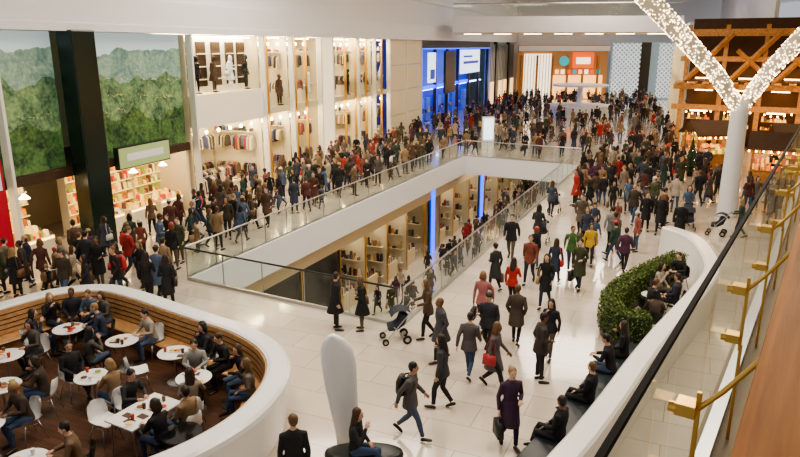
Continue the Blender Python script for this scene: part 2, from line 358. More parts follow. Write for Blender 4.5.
# ---------------------------------------------------------------- shell
A_=V((-7.0,21.2));B_=V((0.0,17.4));C_=V((11.6,43.2));D_=V((4.6,47.0))
VO=[A_,B_,C_,D_]
bm=bmesh.new()
def loop(pts,z):
    vs=[bm.verts.new((p[0],p[1],z)) for p in pts]; return [bm.edges.new((vs[i],vs[(i+1)%len(vs)])) for i in range(len(vs))]
E=loop([(-28,-8),(60,-8),(60,122),(-28,122)],0)+loop(VO,0)
bmesh.ops.triangle_fill(bm,use_beauty=True,edges=E)
for f in bm.faces:
    if f.normal.z<0:f.normal_flip()
me=bpy.data.meshes.new('floor');bm.to_mesh(me);bm.free();me.materials.append(M_floor)
fl=bpy.data.objects.new('floor',me);COL.objects.link(fl)
m=MB()
vp=[V((p.x,p.y)) for p in VO]
m.sweep(vp,[(0,.02),(-.12,.02),(-.12,-1.25),(0,-1.25)],0,closed=True)
m.obj('trim_void_edge',[M_white])
m=MB();m.box((-28,-8,-1.32),(60,15,-1.30));m.box((-28,50,-1.32),(60,122,-1.30));m.obj('ceiling_lower_level',[M_white])
m=MB();m.box((-28,5,-6.2),(60,90,-6.0));m.obj('floor_lower_level',[M_lfloor])

def balustrade(path,name,z=0,h=1.1,closed=False,side=-.1,rail=1):
    m=MB();n=len(path)
    for i in range(n if closed else n-1):
        a=V(path[i]);b=V(path[(i+1)%n]);d=b-a;Ln=d.length;T=frame((a.x,a.y,z),(d.x,d.y));m.T=T
        k=max(1,round(Ln/1.5));st=Ln/k
        for j in range(k):
            m.add([(j*st+.015,side,.06),((j+1)*st-.015,side,.06),((j+1)*st-.015,side,h-.02),(j*st+.015,side,h-.02)],[(0,1,2,3)],0)
        m.box((0,side-.035,0),(Ln,side+.035,.09),1)
        m.tube([(0,side,h),(Ln,side,h)],.03,10,rail)
        for j in range(0,k+1): m.cb((j*st,side,h*.5),(.010,.014,h*.5),1)
    return m.obj(name,[M_glass,M_steel,M_dark])
balustrade([A_,B_],'glass_balustrade',rail=2);balustrade([B_,C_],'glass_balustrade');balustrade([C_,D_],'glass_balustrade');balustrade([D_,A_],'glass_balustrade')

# ---- left shop row
LF=frame((-13.3,21),(.37,1))
def goods(m,x0,x1,d,z,pal,mi,hmax=.3,step=.16):
    x=x0
    while x<x1-.05:
        w=random.uniform(.06,step);hh=random.uniform(.08,hmax);c=random.choice(pal)
        if random.random()<.88: m.box((x,d,z),(x+w*.9,d+.2,z+hh),mi,c,tap=w*.12)
        x+=w+.01
def rack(m,x0,x1,d,z,mi,h=1.0,pal=None):
    m.tube([(x0,d+.25,z+h+.05),(x1,d+.25,z+h+.05)],.015,6,1);x=x0+.05
    for xx in (x0,x1): m.tube([(xx,d+.25,z-.3),(xx,d+.25,z+h+.05)],.015,6,1)
    while x<x1-.06:
        w=random.uniform(.05,.10);c=random.choice(pal);l=random.uniform(.65,.95)*h
        a=random.uniform(.0,.06)
        m.add([(x,d+a,z+h-l),(x+w,d+a,z+h-l),(x+w,d+.5-a,z+h-l),(x,d+.5-a,z+h-l),(x+.01,d+.06,z+h-.12),(x+w-.01,d+.06,z+h-.12),(x+w-.01,d+.44,z+h-.12),(x+.01,d+.44,z+h-.12),(x+.01,d+.22,z+h),(x+w-.01,d+.22,z+h),(x+w-.01,d+.28,z+h),(x+.01,d+.28,z+h)],
          [(0,3,2,1),(0,1,5,4),(1,2,6,5),(2,3,7,6),(3,0,4,7),(4,5,9,8),(5,6,10,9),(6,7,11,10),(7,4,8,11),(8,9,10,11)],mi,c)
        x+=w+.015+(random.random()<.08)*.35
def turned(T,s,d,z=0): return T@Matrix.Translation((s,d,z))@Matrix.Rotation(math.pi/2,4,'Z')
GP=[(.05,.04,.04),(.6,.52,.42),(.3,.05,.05),(.1,.12,.25),(.4,.25,.12),(.02,.02,.02),(.7,.62,.5),(.2,.14,.1),(.35,.28,.14),(.12,.1,.09),(.03,.03,.03),(.02,.02,.03)]
FP=[(.7,.22,.03),(.8,.5,.08),(.5,.05,.03),(.25,.3,.05),(.85,.65,.3),(.35,.12,.03),(.8,.5,.1),(.1,.05,.03),(.9,.6,.15)]
m=MB();m.T=LF
m.box((-14,6,0),(106,6.3,14));m.obj('wall_left',[M_backw])
m=MB();m.T=LF
m.box((-14,-.35,8.05),(106,6,9.3),0);m.box((-14,.0,9.3),(106,.3,14),0);m.box((-14,-.42,8.0),(106,-.35,8.3),0)
m.obj('wall_left_fascia',[M_white],bevel=.02)
m=MB();m.T=LF;m.box((-14,-.2,11.2),(106,-.0,12.2));m.obj('trim_upper_left',[M_white])
def forest():
    m,n,b=nt('forest_mural_print')
    N=n.nodes.new;Lk=n.links.new
    tc=N('ShaderNodeTexCoord');sp=N('ShaderNodeSeparateXYZ');Lk(tc.outputs['Object'],sp.inputs[0])
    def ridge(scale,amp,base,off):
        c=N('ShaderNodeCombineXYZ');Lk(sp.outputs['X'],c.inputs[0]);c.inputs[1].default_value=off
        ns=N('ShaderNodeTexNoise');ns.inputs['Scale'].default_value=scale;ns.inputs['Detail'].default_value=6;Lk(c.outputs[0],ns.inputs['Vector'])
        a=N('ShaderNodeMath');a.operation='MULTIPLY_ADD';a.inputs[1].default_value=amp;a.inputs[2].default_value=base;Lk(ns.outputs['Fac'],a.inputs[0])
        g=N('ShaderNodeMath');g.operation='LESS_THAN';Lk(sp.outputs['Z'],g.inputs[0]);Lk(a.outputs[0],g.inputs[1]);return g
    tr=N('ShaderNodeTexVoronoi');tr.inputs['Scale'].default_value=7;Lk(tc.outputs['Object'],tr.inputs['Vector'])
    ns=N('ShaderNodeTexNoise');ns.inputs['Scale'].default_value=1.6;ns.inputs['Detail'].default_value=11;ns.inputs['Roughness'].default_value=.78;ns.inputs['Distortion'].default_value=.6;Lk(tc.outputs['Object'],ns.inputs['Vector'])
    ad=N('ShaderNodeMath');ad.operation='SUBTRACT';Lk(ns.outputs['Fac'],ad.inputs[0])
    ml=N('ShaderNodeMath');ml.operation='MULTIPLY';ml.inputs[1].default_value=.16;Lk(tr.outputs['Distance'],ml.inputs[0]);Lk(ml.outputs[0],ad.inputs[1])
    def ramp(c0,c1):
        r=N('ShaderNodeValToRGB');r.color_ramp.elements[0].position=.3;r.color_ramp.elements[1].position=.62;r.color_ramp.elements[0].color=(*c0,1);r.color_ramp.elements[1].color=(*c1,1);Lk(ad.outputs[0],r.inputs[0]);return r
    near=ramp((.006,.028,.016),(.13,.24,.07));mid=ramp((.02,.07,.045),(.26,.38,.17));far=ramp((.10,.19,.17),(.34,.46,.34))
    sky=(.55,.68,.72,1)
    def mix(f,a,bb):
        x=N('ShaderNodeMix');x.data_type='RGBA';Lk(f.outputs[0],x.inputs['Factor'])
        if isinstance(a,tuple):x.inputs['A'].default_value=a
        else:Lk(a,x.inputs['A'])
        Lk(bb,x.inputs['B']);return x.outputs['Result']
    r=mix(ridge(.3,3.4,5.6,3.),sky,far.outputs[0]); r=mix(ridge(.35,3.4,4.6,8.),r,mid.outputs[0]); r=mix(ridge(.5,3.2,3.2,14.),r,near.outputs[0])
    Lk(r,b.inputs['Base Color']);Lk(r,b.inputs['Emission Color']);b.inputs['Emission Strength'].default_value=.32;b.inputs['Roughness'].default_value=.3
    return m
M_forest=forest()
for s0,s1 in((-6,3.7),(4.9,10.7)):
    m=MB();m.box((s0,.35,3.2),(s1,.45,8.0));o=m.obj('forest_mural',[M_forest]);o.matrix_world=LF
m=MB();m.T=LF;m.box((3.75,-.6,0),(4.85,.12,8.05));m.obj('dark_clad_column',[mat('dark_green_cladding',(.008,.02,.016),.25)],bevel=.05)
# food market shop
m=MB();m.T=LF
m.box((-6,4.4,0),(10.7,4.6,3.2),7);m.box((-6,.5,3.0),(10.7,4.6,3.18),2);m.box((10.55,.3,0),(10.7,4.4,3.0),7);m.box((-6,.15,2.85),(10.7,.3,3.2),3)
for x0 in(-5.5,-3.2,-.9,1.4,5.0,6.9,8.8):
    m.box((x0,1.75,2.75),(x0+1.75,1.85,2.82),4);m.box((x0,2.25,.0),(x0+1.78,2.3,2.8),7);m.box((x0,.4,2.95),(x0+1.6,.55,2.99),4)
    for zz in(.45,.9,1.35,1.8,2.25):
        m.box((x0,1.9,zz-.03),(x0+1.78,2.3,zz),8);goods(m,x0+.04,x0+1.75,1.95,zz,FP,0,.36)
        m.box((x0,1.9,zz-.045),(x0+1.78,1.93,zz-.03),6)
    m.box((x0-.04,1.9,0),(x0,2.3,2.8),8)
    m.box((x0,.5,0),(x0+1.5,1.2,.8),8);m.box((x0+.02,.48,.68),(x0+1.48,.5,.76),6)
    goods(m,x0+.05,x0+1.45,.55,.8,FP,0,.25);goods(m,x0+.05,x0+1.45,.85,.8,FP,0,.45)
    m.tube([(x0+.8,.9,3.0),(x0+.8,.9,2.4)],.01,6,1);m.loft([((x0+.8,.9,2.42),.04,.04),((x0+.8,.9,2.25),.2,.2)],12,4)
m.obj('market_food_shop',[M_attrE,M_steel,M_brown,M_brown,M_dim,M_timber,mat('amber_strip',(1,.7,.25),.5,es=3,ecol=(1,.65,.2)),M_backw,M_cream])
m=MB();m.T=LF;m.box((5.9,-.12,2.75),(8.9,.1,3.55),0);m.box((5.85,-.1,2.7),(8.95,.12,3.6),1);m.box((6.3,-.14,3.0),(8.5,-.12,3.3),2);m.obj('hanging_shop_sign',[mat('pale_green_sign',(.35,.45,.2),.4,es=.25),M_dark,M_white])
m=MB();m.T=LF;m.box((-.1,-.35,.9),(.5,-.25,4.0),0);m.box((.0,-.37,3.0),(.4,-.35,3.7),1);m.box((-.14,-.33,.8),(.54,-.27,4.1),2);m.obj('red_shop_banner',[M_red,M_white,M_dark])
fins=[-4,1.0,10.9,17,20.1,23.7,25.4,29.6,32.6,35.6,39.5,43.4]
m=MB();m.T=LF
for s in fins: m.box((s-.06,-.22,0),(s+.06,.1,8.0),0)
for s in(17.45,20.55,21.9,27.5,29.2,31.1,34.1,37.5,41.5): m.box((s-.03,-.12,0),(s+.03,.05,8.0),1)
m.box((10.9,-.05,0),(43.4,.05,.12),1)
m.obj('trim_shopfront_fins',[mat('white_fin',(.82,.80,.74),.4),M_gold],bevel=.01)
m=MB();m.T=LF
for a,b in zip([-6]+fins[:-1],fins):
    if b>36: continue
    z0=.12 if a>10 else 3.2
    m.add([(a+.08,-.02,z0),(b-.08,-.02,z0),(b-.08,-.02,7.98),(a+.08,-.02,7.98)],[(0,1,2,3)])
m.obj('window_left_shopfronts',[M_sglass])
def clothes(s0,s1,name,band=(3.85,4.2),up=True):
    m=MB();m.T=LF
    m.box((s0,3.4,0),(s1,3.5,7.98),2);m.box((s0+.02,.12,band[0]),(s1-.02,3.4,band[1]),3)
    m.box((s0-.04,.2,0),(s0+.04,3.4,7.98),2)
    w=s1-s0;T0=LF
    for zc,d in((band[0]-.06,.5),(band[0]-.06,2.0),(7.9,.5),(7.9,2.0)):
        m.box((s0+.3,d,zc),(s1-.3,d+.22,zc+.04),4)
    lv=[(0,band[0])]+([(band[1],7.95)] if up else [])
    for zb,zt in lv:
        for zz in ((.4,1.9) if zt-zb>3 else (.35,1.5)):
            if zb+zz+.95>zt: continue
            m.T=turned(T0,s1-.1,.5);rack(m,0,2.6,0,zb+zz,0,.85,GP);m.T=T0
            rack(m,s0+.25,s1-.7,2.7,zb+zz,0,.9,GP)
        m.T=turned(T0,s1-.1,.5)
        m.box((0,.0,zb+2.95),(2.6,.35,zb+2.98),3);goods(m,.1,2.5,.1,zb+2.98,GP,0,.3,.3);m.T=T0
        rack(m,s0+.35,s0+w*.45,.35,zb+.3,0,.9,GP)
        rack(m,s0+.4,s1-.8,1.5,zb+.3,0,.9,GP)
        m.box((s0+w*.55,.4,zb),(s1-.75,.95,zb+.7),3);goods(m,s0+w*.55,s1-.8,.45,zb+.7,GP,0,.35,.25)
        for q in range(int(w)): m.ell((s0+.5+q,.45,zt-.35),(.07,.07,.09),4,n=8,m=6);m.tube([(s0+.5+q,.45,zt-.3),(s0+.5+q,.45,zt-.02)],.008,5,1)
    m.obj(name,[M_attr,M_steel,M_backw,M_cream,M_warm,M_brown])
clothes(10.9,17,'clothes_shop',(3.8,5.2),False)
clothes(17,20.1,'clothes_shop');clothes(20.1,23.7,'clothes_shop');clothes(25.4,29.6,'clothes_shop');clothes(29.6,32.6,'clothes_shop');clothes(32.6,35.6,'clothes_shop')
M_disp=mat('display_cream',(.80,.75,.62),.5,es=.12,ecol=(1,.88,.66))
m=MB();m.T=LF;m.box((10.9+.1,-.06,3.75),(17-.1,.12,5.3));m.box((11.1,.9,5.3),(16.9,1.0,7.98))
for x in(11.4,12.6,13.8,15.0,16.0):
    m.box((x,.8,5.6),(x+.7,.9,7.7),1)
    for z in(5.9,6.5,7.1): m.box((x-.02,.72,z),(x+.72,.82,z+.05),0)
m.obj('shop_display_panel',[M_disp,M_brown],bevel=.02)
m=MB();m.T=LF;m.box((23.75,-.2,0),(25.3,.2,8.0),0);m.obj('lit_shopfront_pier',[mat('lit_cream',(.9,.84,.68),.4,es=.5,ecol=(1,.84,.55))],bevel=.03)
m=MB();m.T=LF
for k in range(2):
    for z in range(4): m.box((35.7+k*3.85,-.12,z*2+.02),(35.7+(k+1)*3.85-.05,.05,z*2+1.98),0)
m.obj('stone_panel_facade',[M_cream],bevel=.01)
mq=[]
for k,mm in(('sw2',M_black),('sm2',M_brown),('sw1',M_white)):
    me=WALK[k].copy()
    for i in range(len(me.materials)): me.materials[i]=mm
    mq.append(me)
for i,(s,d,z) in enumerate([(11.9,.45,5.3),(13.3,.45,5.3),(14.7,.45,5.3),(16.1,.45,5.3),(19.3,.35,4.2),(22.9,.4,4.2),(28.8,.4,4.2),(32.0,.4,4.2),(34.9,.4,4.2)]):
    p=LF@V((s,d,z));inst('mannequin',mq[i%3],p,head(.94,-.35)+random.uniform(-.4,.4),1)
m=MB();m.T=LF
m.box((43.4,2.5,0),(70,2.7,8.0),0)
for s in(43.6,48,52,56,60.5,65,69.6): m.box((s-.12,-.15,0),(s+.12,.15,8.0),1);m.box((s+.14,-.05,0),(s+.5,.0,8.0),2)
m.box((43.4,-.25,7.3),(70,.1,8.0),3);m.box((43.4,-.12,3.6),(60,.1,3.9),2);m.box((43.4,-.27,7.2),(70,-.1,7.3),2)
m.box((56.5,-.3,4.6),(64.5,-.1,7.1),4);m.box((57.2,-.33,5.6),(63.8,-.3,5.9),7);m.box((57.2,-.33,6.3),(61,-.3,6.5),7);m.box((50.5,-.32,2.9),(54,-.1,7.0),3)
m.box((45.2,-.32,4.2),(47.2,-.15,6.9),4);m.box((45.5,-.34,4.5),(46.9,-.32,5.4),7)
for s in(45,47,49,51,55,58,62,66): m.box((s,1.8,.1),(s+1.2,2.3,2.4),5,(.2,.3,.6));goods(m,s,s+1.2,1.5,1.0,GP,5,.5)
m.box((43.6,.6,3.4),(69,.9,3.5),6)
m.obj('blue_lit_shopfront',[M_bluew,M_dark,M_blue,M_dark,M_screen,M_attr,M_cool,M_bluew])
m=MB();m.T=LF
m.box((70.1,.3,0),(86,.4,8.0),1)
x=70.5
while x<86: m.box((x,-.1,.3),(x+.35,.1,7.7),0);x+=.9
for x in(74,82): m.box((x,-.2,0),(x+.8,.2,8.0),2)
for x in(71,76,79,84): m.box((x,-.25,.2),(x+1.8,-.12,3.0),3)
m.obj('metal_slat_facade',[M_steel,mat('pale_teal_panel',(.25,.4,.38),.4,es=.1),M_dark,mat('amber_glow_panel',(1,.7,.35),.5,es=1,ecol=(1,.65,.3))])  # amber panes are added to give the slat facade some glow
# far wall
M_wlit=mat('white_lit_window',(.9,.9,.85),.5,es=1.1,ecol=(1,.90,.7))
M_olit=mat('orange_glow',(1,.5,.2),.5,es=1.3,ecol=(1,.5,.16))
m=MB();m.box((10,103,0),(48,103.3,14),0);m.obj('wall_far',[M_white])
m=MB()
m.box((17,100,0),(30,100.3,7.6),0)
for i in range(6): m.box((17.4+i*2.2,99.5,0),(17.7+i*2.2,100,6.2),1)
m.box((24.8,99.4,4.4),(27.8,99.7,6.6),2);m.box((25.3,99.3,5.0),(27.3,99.4,5.9),4);m.box((17.9,99.7,.1),(21.8,99.9,6.4),4);m.box((22.1,99.7,.1),(29.3,99.9,3.4),3);m.box((17,99.2,6.8),(30,99.9,7.5),5)
for i in range(8): m.box((22.4+i*.85,99.5,3.6),(22.9+i*.85,99.7,4.2),(3,4,2,6)[i%4])
for i in range(9): m.box((18+i*.43,99.6,.2),(18.08+i*.43,99.7,6.3),0)
m.loft([((23.6,99.6,5.4),.7,.7),((23.6,99.4,5.4),.7,.7)],20,6,side=(0,0,1))
m.obj('restaurant_front',[mat('tan_front',(.45,.22,.08),.5,es=.2),M_timber,mat('orange_sign',(.8,.12,.02),.4,es=.8),M_olit,M_wlit,M_white,mat('teal_sign',(.05,.4,.45),.4,es=.5)])
m=MB();m.box((30.4,99.8,0),(39.8,100.2,8),0)
for i in range(14):
    for j in range(12):
        if 4.6<i*.66<6.1 : continue
        x=30.6+i*.66;z=.2+j*.64;m.tube([(x,99.7,z),(x+.6,99.7,z+.6)],.09,4,1);m.tube([(x+.6,99.7,z),(x,99.7,z+.6)],.09,4,1)
m.box((34.6,99.6,0),(36,99.8,8),2)
m.obj('lattice_shopfront',[mat('lattice_back',(.25,.34,.40),.5,es=.3),mat('lattice_white',(.85,.87,.9),.5,es=.3),M_dark])
# right wall rows
RF=frame((22.8,54),(.36,1))
m=MB();m.T=RF;m.box((3,-6,0),(50,-5.7,14),0);m.obj('wall_right_far',[M_white])
m=MB();m.T=RF
for s in range(4,44,5):
    m.box((s,0,0),(s+.4,.3,8.0),0);m.box((s+.4,-.1,3.6),(s+5,.1,4.3),0);m.box((s+.4,-3,0),(s+5,-2.9,8),2);m.box((s+1,-1.5,3.5),(s+4,-1.2,3.6),3);m.box((s+1,-1.5,7.8),(s+4,-1.2,7.9),3)
    goods(m,s+.6,s+4.8,-1.2,1.0,GP,1,.6)
m.box((4,-3,8.0),(47,.3,9.4),4)
m.obj('row_of_shopfronts',[M_cream,M_attr,M_backw,M_dim,M_white])
m=MB();m.T=frame((38.0,48),(-.39,-.92));m.box((0,-.3,0),(58,0,14),0);m.obj('wall_right',[M_cream])
m=MB();m.box((-28,-8,14),(60,122,14.3));m.obj('ceiling',[M_white])
m=MB()
m.T=frame((4.9,64.8),(1,-.12))
m.box((0,0,8.6),(20.4,5,8.75),1);m.box((0,-.2,8.7),(20.4,0,10.1),0);m.box((0,0,9.6),(20.4,5,9.8),0)
for i in range(7): m.box((1+i*2.8,1.5,8.56),(2.6+i*2.8,1.7,8.6),3)
for i in range(10): m.add([(i*2+.02,-.12,10.1),(i*2+1.98,-.12,10.1),(i*2+1.98,-.12,11.2),(i*2+.02,-.12,11.2)],[(0,1,2,3)],2)
m.tube([(0,-.11,11.22),(20.4,-.11,11.22)],.05,8,4)
m.obj('upper_footbridge',[M_white,M_soffit,M_glass,M_dim,M_steel])

# ---------------------------------------------------------------- lower level shops
AD=(D_-A_)
LL=frame((A_.x-.75,A_.y+.35,-6),(AD.x,AD.y))
M_lowback=mat('lower_shop_back',(.62,.55,.43),.6)
m=MB();m.T=LL
m.box((-10,2.5,0),(55.5,2.7,4.6),2)
m.box((-10,0,3.7),(55.5,.3,4.6),3)
for s in(-4,0,4,8,11.6,14.4,17.2,20,22.8,25.6,28.4,32,36,40,44,48): m.box((s-.04,-.02,0),(s+.04,.06,3.7),1)
m.box((3,.05,0),(11.5,.2,3.7),6)
m.add([(11.6,.02,.1),(55,.02,.1),(55,.02,3.7),(11.6,.02,3.7)],[(0,1,2,3)],7)
for s in(11.8,14.6,17.4,20.2,25.8,28.6,32.2,36.2,40.2,44.2):
    m.box((s+.2,.5,3.6),(s+2.4,.7,3.65),4);m.box((s-.1,.1,0),(s-.04,2.5,3.7),2)
    for z in(.6,1.5,2.4): m.box((s,1.2,z-.02),(s+2.4,1.5,z),8);goods(m,s+.05,s+2.35,1.22,z,GP,0,.5,.25)
    m.T=turned(LL,s+2.6,.25);
    for z in(.5,1.4,2.3): m.box((0,0,z-.02),(2.1,.3,z),8);goods(m,0.05,2.0,.05,z,GP,0,.5,.25)
    m.T=LL
    m.box((s+.6,.3,0),(s+1.8,.8,.9),3);goods(m,s+.6,s+1.8,.4,.9,GP,0,.4,.2)
for s in(24.2,35): m.box((s-.26,-.10,0),(s+.26,0,4.3),5);m.box((s-.6,.0,0),(s+.6,.1,3.7),6)
m.obj('lower_level_shopfronts',[M_attr,M_gold,M_lowback,M_soffit,M_dim,M_blue,M_black,M_sglass,M_cream])
m=MB();m.T=LL;m.box((56,-40,0),(56.3,4,4.6));m.obj('wall_lower_far',[M_soffit])
m=MB();m.T=LL;m.box((-10,-16,0),(56,-15.7,4.6));m.obj('wall_lower_right',[M_cream])

# ---------------------------------------------------------------- left cafe
rim=[(-12.2,12),(-11.6,14.3),(-10.4,16.1),(-9.4,17.25),(-8.1,17.6),(-6.9,17.05),(-5.6,16.15),(-4.5,15.4),(-3.5,14.7),(-2.66,13.75),(-2.25,12.7),(-2.27,11.5),(-2.7,10.3),(-3.6,9.2),(-5,8.3),(-7,7.8)]
rp=crom(rim,6)
m=MB();m.sweep(rp,[(-.16,0),(-.03,.85),(0,1.02),(-.02,1.10),(-.08,1.15),(-.42,1.15),(-.49,1.12),(-.49,0)],0)
cafe=m.obj('cafe_enclosure',[M_gloss],smooth=False)
m=MB();m.sweep(rp,[(-.495,1.09),(-.53,1.09),(-.62,.5),(-.60,.46),(-1.02,.45),(-1.05,.42),(-1.02,.38),(-.92,.37),(-.86,0.02),(-.495,.02)],0)
for z in(.6,.72,.84,.96): m.sweep(rp,[(-.62+.16*(z-.5),z),(-.63+.16*(z-.5),z),(-.63+.16*(z-.5),z+.02),(-.62+.16*(z-.5),z+.02)],1)
m.obj('cafe_wood_bench',[M_slat,M_brown])
inner=[]
for i,p in enumerate(rp):
    a=rp[max(i-1,0)];b=rp[min(i+1,len(rp)-1)];d=(b-a).normalized();inner.append((p.x+d.y*.5,p.y-d.x*.5))
m=MB();m.add([(x,y,.012) for x,y in inner],[tuple(range(len(inner)))]);m.obj('floor_cafe_deck',[M_cfloor])
def chair_mesh(shell,leg):
    m=MB();prof=[(.22,.43),(.19,.455),(.05,.44),(-.10,.44),(-.18,.47),(-.22,.55),(-.25,.68),(-.27,.80),(-.275,.83)]
    wd=[.19,.21,.22,.22,.22,.22,.21,.18,.13];K=8;vs=[]
    for (y,z),w in zip(prof,wd):
        for k in range(K+1):
            t=-1+2*k/K; vs.append((w*t,y+(.07*t*t if z>.5 else .0),z+(.06*abs(t)**3 if z<.5 else 0)))
    n=len(vs);vs2=[(x,y-.012 if z>.5 else y,z-.014 if z<.5 else z) for x,y,z in vs]
    fs=[]
    for i in range(len(prof)-1):
        for k in range(K):
            a=i*(K+1)+k;fs.append((a,a+1,a+K+2,a+K+1));fs.append((n+a,n+a+K+1,n+a+K+2,n+a+1))
    m.add(vs+vs2,fs,0)
    for sx in(-1,1):
        m.tube([(sx*.14,.13,.44),(sx*.22,.22,0)],[.013,.009],6,1);m.tube([(sx*.14,-.12,.44),(sx*.22,-.24,0)],[.013,.009],6,1)
        m.tube([(sx*.155,.14,.37),(sx*.155,-.14,.37)],.007,6,1)
    return m.mesh('chair',[shell,leg],True)
CH=chair_mesh(M_gloss,M_steel);CHd=chair_mesh(M_dark,M_dark)
def table_mesh(round_=True,top=M_gloss,items=True):
    m=MB()
    if round_:
        m.loft([((0,0,.735),.36,.36),((0,0,.74),.375,.375),((0,0,.755),.375,.375),((0,0,.76),.37,.37)],28,0);m.loft([((0,0,0.012),.23,.23),((0,0,.03),.22,.22),((0,0,.045),.05,.05),((0,0,.10),.028,.028),((0,0,.70),.028,.028),((0,0,.735),.08,.08)],16,1)
    else:
        m.box((-.38,-.6,.73),(.38,.6,.76),0)
        for x in(-.3,.3):
            for y in(-.5,.5): m.tube([(x,y,.735),(x*1.1,y*1.05,0.012)],[.02,.014],6,1)
    if items:
        for i in range(6 if round_ else 11):
            x=random.uniform(-.24,.24);y=random.uniform(-.24,.24)*(1 if round_ else 2)
            c=random.choice([(.8,.8,.8),(.4,.05,.03),(.7,.6,.45),(.08,.04,.02),(.2,.1,.05)])
            if i%3==2: m.box((x-.1,y-.07,.761),(x+.1,y+.07,.768),2,random.choice([(.1,.06,.04),(.75,.7,.6),(.3,.12,.06)]))
            elif i%2: m.loft([((x,y,.761),.06,.06),((x,y,.768),.10,.10),((x,y,.775),.105,.105)],16,2,(.75,.75,.75));m.ell((x,y,.785),(.07,.07,.02),2,random.choice(FP),8,5)
            else: m.loft([((x,y,.761),.025,.025),((x,y,.80),.035,.035),((x,y,.87),.038,.038)],10,2,c)
    return m.mesh('cafe_table',[top,M_steel,M_attr],False)
TBL=[(-8.2,15.4,1,.3),(-8.9,13.9,1,1.2),(-6.6,14.7,1,.9),(-5.15,14.05,1,.5),(-4.35,12.85,1,1.8),(-4.9,11.5,0,-.5),(-8.2,12.5,1,.2),(-7.7,11.0,1,1.0),(-6.5,12.9,1,-.6),(-6.3,9.9,1,.4)]
k=0
for x,y,r,a in TBL:
    inst('cafe_table',table_mesh(bool(r)),(x,y,0),0 if r else a)
    dirs=[a,a+math.pi]
    offs=[0] if r else [-.3,.3]
    for dr in dirs:
        for of in offs:
            dx,dy=math.cos(dr),math.sin(dr);px=x+dx*.80-dy*of;py=y+dy*.80+dx*of
            an=head(-dx,-dy);inst('cafe_chair',CH if k%5 else CHd,(px,py,.012),an)
            if k not in(7,13):put(['sit1','sit2','sit3','sit4'][k%4],px,py,an,z=.012,sc=.97,color=random.choice(PAL+[(.35,.05,.13),(.3,.3,.28)]),reg=False)
            k+=1
inst('cafe_table',table_mesh(True,M_black,False),(-3.95,10.75,0),0)
for idx,kk in((16,'sit2'),(20,'sit4'),(24,'sit1'),(28,'sit3'),(44,'sit4'),(49,'sit1'),(54,'sit3'),(60,'sit2')):
    p=rp[idx];d=(rp[idx+1]-rp[idx-1]).normalized();nx,ny=-d.y,d.x
    put(kk,p.x-nx*.86,p.y-ny*.86,head(-nx,-ny),z=0,sc=.97,reg=False)

# ---------------------------------------------------------------- white totem & bench
m=MB()
zs=[(0,.20,0.10),(.3,.22,.09),(.8,.27,.05),(1.3,.31,.0),(1.75,.33,-.03),(2.05,.30,-.06),(2.22,.22,-.09),(2.32,.10,-.12),(2.34,.03,-.13)]
m.loft([((x,0,z),w,.09 if z<2.2 else .07) for z,w,x in zs],24,0,flat=True)
o=m.obj('white_sculptural_totem',[M_gloss],smooth=True);o.location=(-1.12,11.5,0)
m=MB();m.loft([((0,0,0),.65,.26),((0,0,.1),.68,.28),((0,0,.38),.72,.30),((0,0,.44),.70,.29),((0,0,.45),.6,.25)],28,0,flat=True);o=m.obj('dark_curved_bench',[M_dark],smooth=True);o.location=(-.65,10.66,0)
put('sit2',-.80,10.58,head(.95,-.3),color=(.015,.015,.018),sc=.98)
put('sm2',-1.75,9.75,head(-.2,1),color=(.012,.012,.014),sc=.97)

# ---------------------------------------------------------------- right: hedge, rim
hp=crom([(9.2,21.1),(8.3,20.3),(7.3,19.3),(6.4,18.3),(5.8,17.3),(5.6,16.5),(5.85,15.95),(6.35,15.85)],8)
m=MB();m.sweep(hp,[(-.22,0),(.22,0),(.24,.22),(-.24,.22)],0);pl=m.obj('hedge_planter',[M_dark])
m=MB();m.sweep(hp,[(-.2,.2),(.2,.2),(.24,.6),(.19,.90),(-.19,.90),(-.24,.6)],0,(.015,.035,.008))
random.seed(3)
for i in range(len(hp)-1):
    a,b=hp[i],hp[i+1];d=(b-a);Ln=d.length;dn=d.normalized();nn=V((-dn.y,dn.x))
    for _ in range(int(Ln*1000)):
        t=random.random();p=a+d*t
        u=random.random()
        if u<.4: o_=random.uniform(-.25,.25);z=.92+random.uniform(-.04,.08)
        else: o_=random.choice((-1,1))*random.uniform(.22,.31);z=random.uniform(.2,.96)
        c=V((p.x+nn.x*o_,p.y+nn.y*o_,z));e1=V([random.uniform(-1,1) for _ in range(3)]).normalized()*.035;e2=e1.cross(V([random.uniform(-1,1) for _ in range(3)])).normalized()*.02
        g=random.uniform(.4,1.3)
        m.add([c-e1,c+e2,c+e1,c-e2],[(0,1,2,3)],0,(.13*g,.19*g,.035*g))
m.obj('boxwood_hedge',[M_leaf],fixn=False)
rr=crom([(1.2,7.6),(2.2,9.3),(3.0,10.4),(3.9,11.7),(4.9,13.2),(5.95,14.7),(7.0,16.1),(8.1,17.6),(9.15,19.2),(9.75,21.0),(10.0,22.6),(9.6,23.8)],6)
m=MB();m.sweep(rr,[(.05,0),(.0,.9),(.0,1.05),(-.05,1.10),(-.42,1.10),(-.47,1.05),(-.44,0)],0);m.obj('terrace_parapet',[M_gloss])
r2=[p for p in rr if p.y<15.0]
m=MB();m.sweep(r2,[(.10,0),(.75,0),(.80,.38),(.80,.45),(.08,.45),(.08,.38)],0);m.obj('dark_bench',[mat('dark_leather',(.02,.028,.035),.35)],bevel=.02)
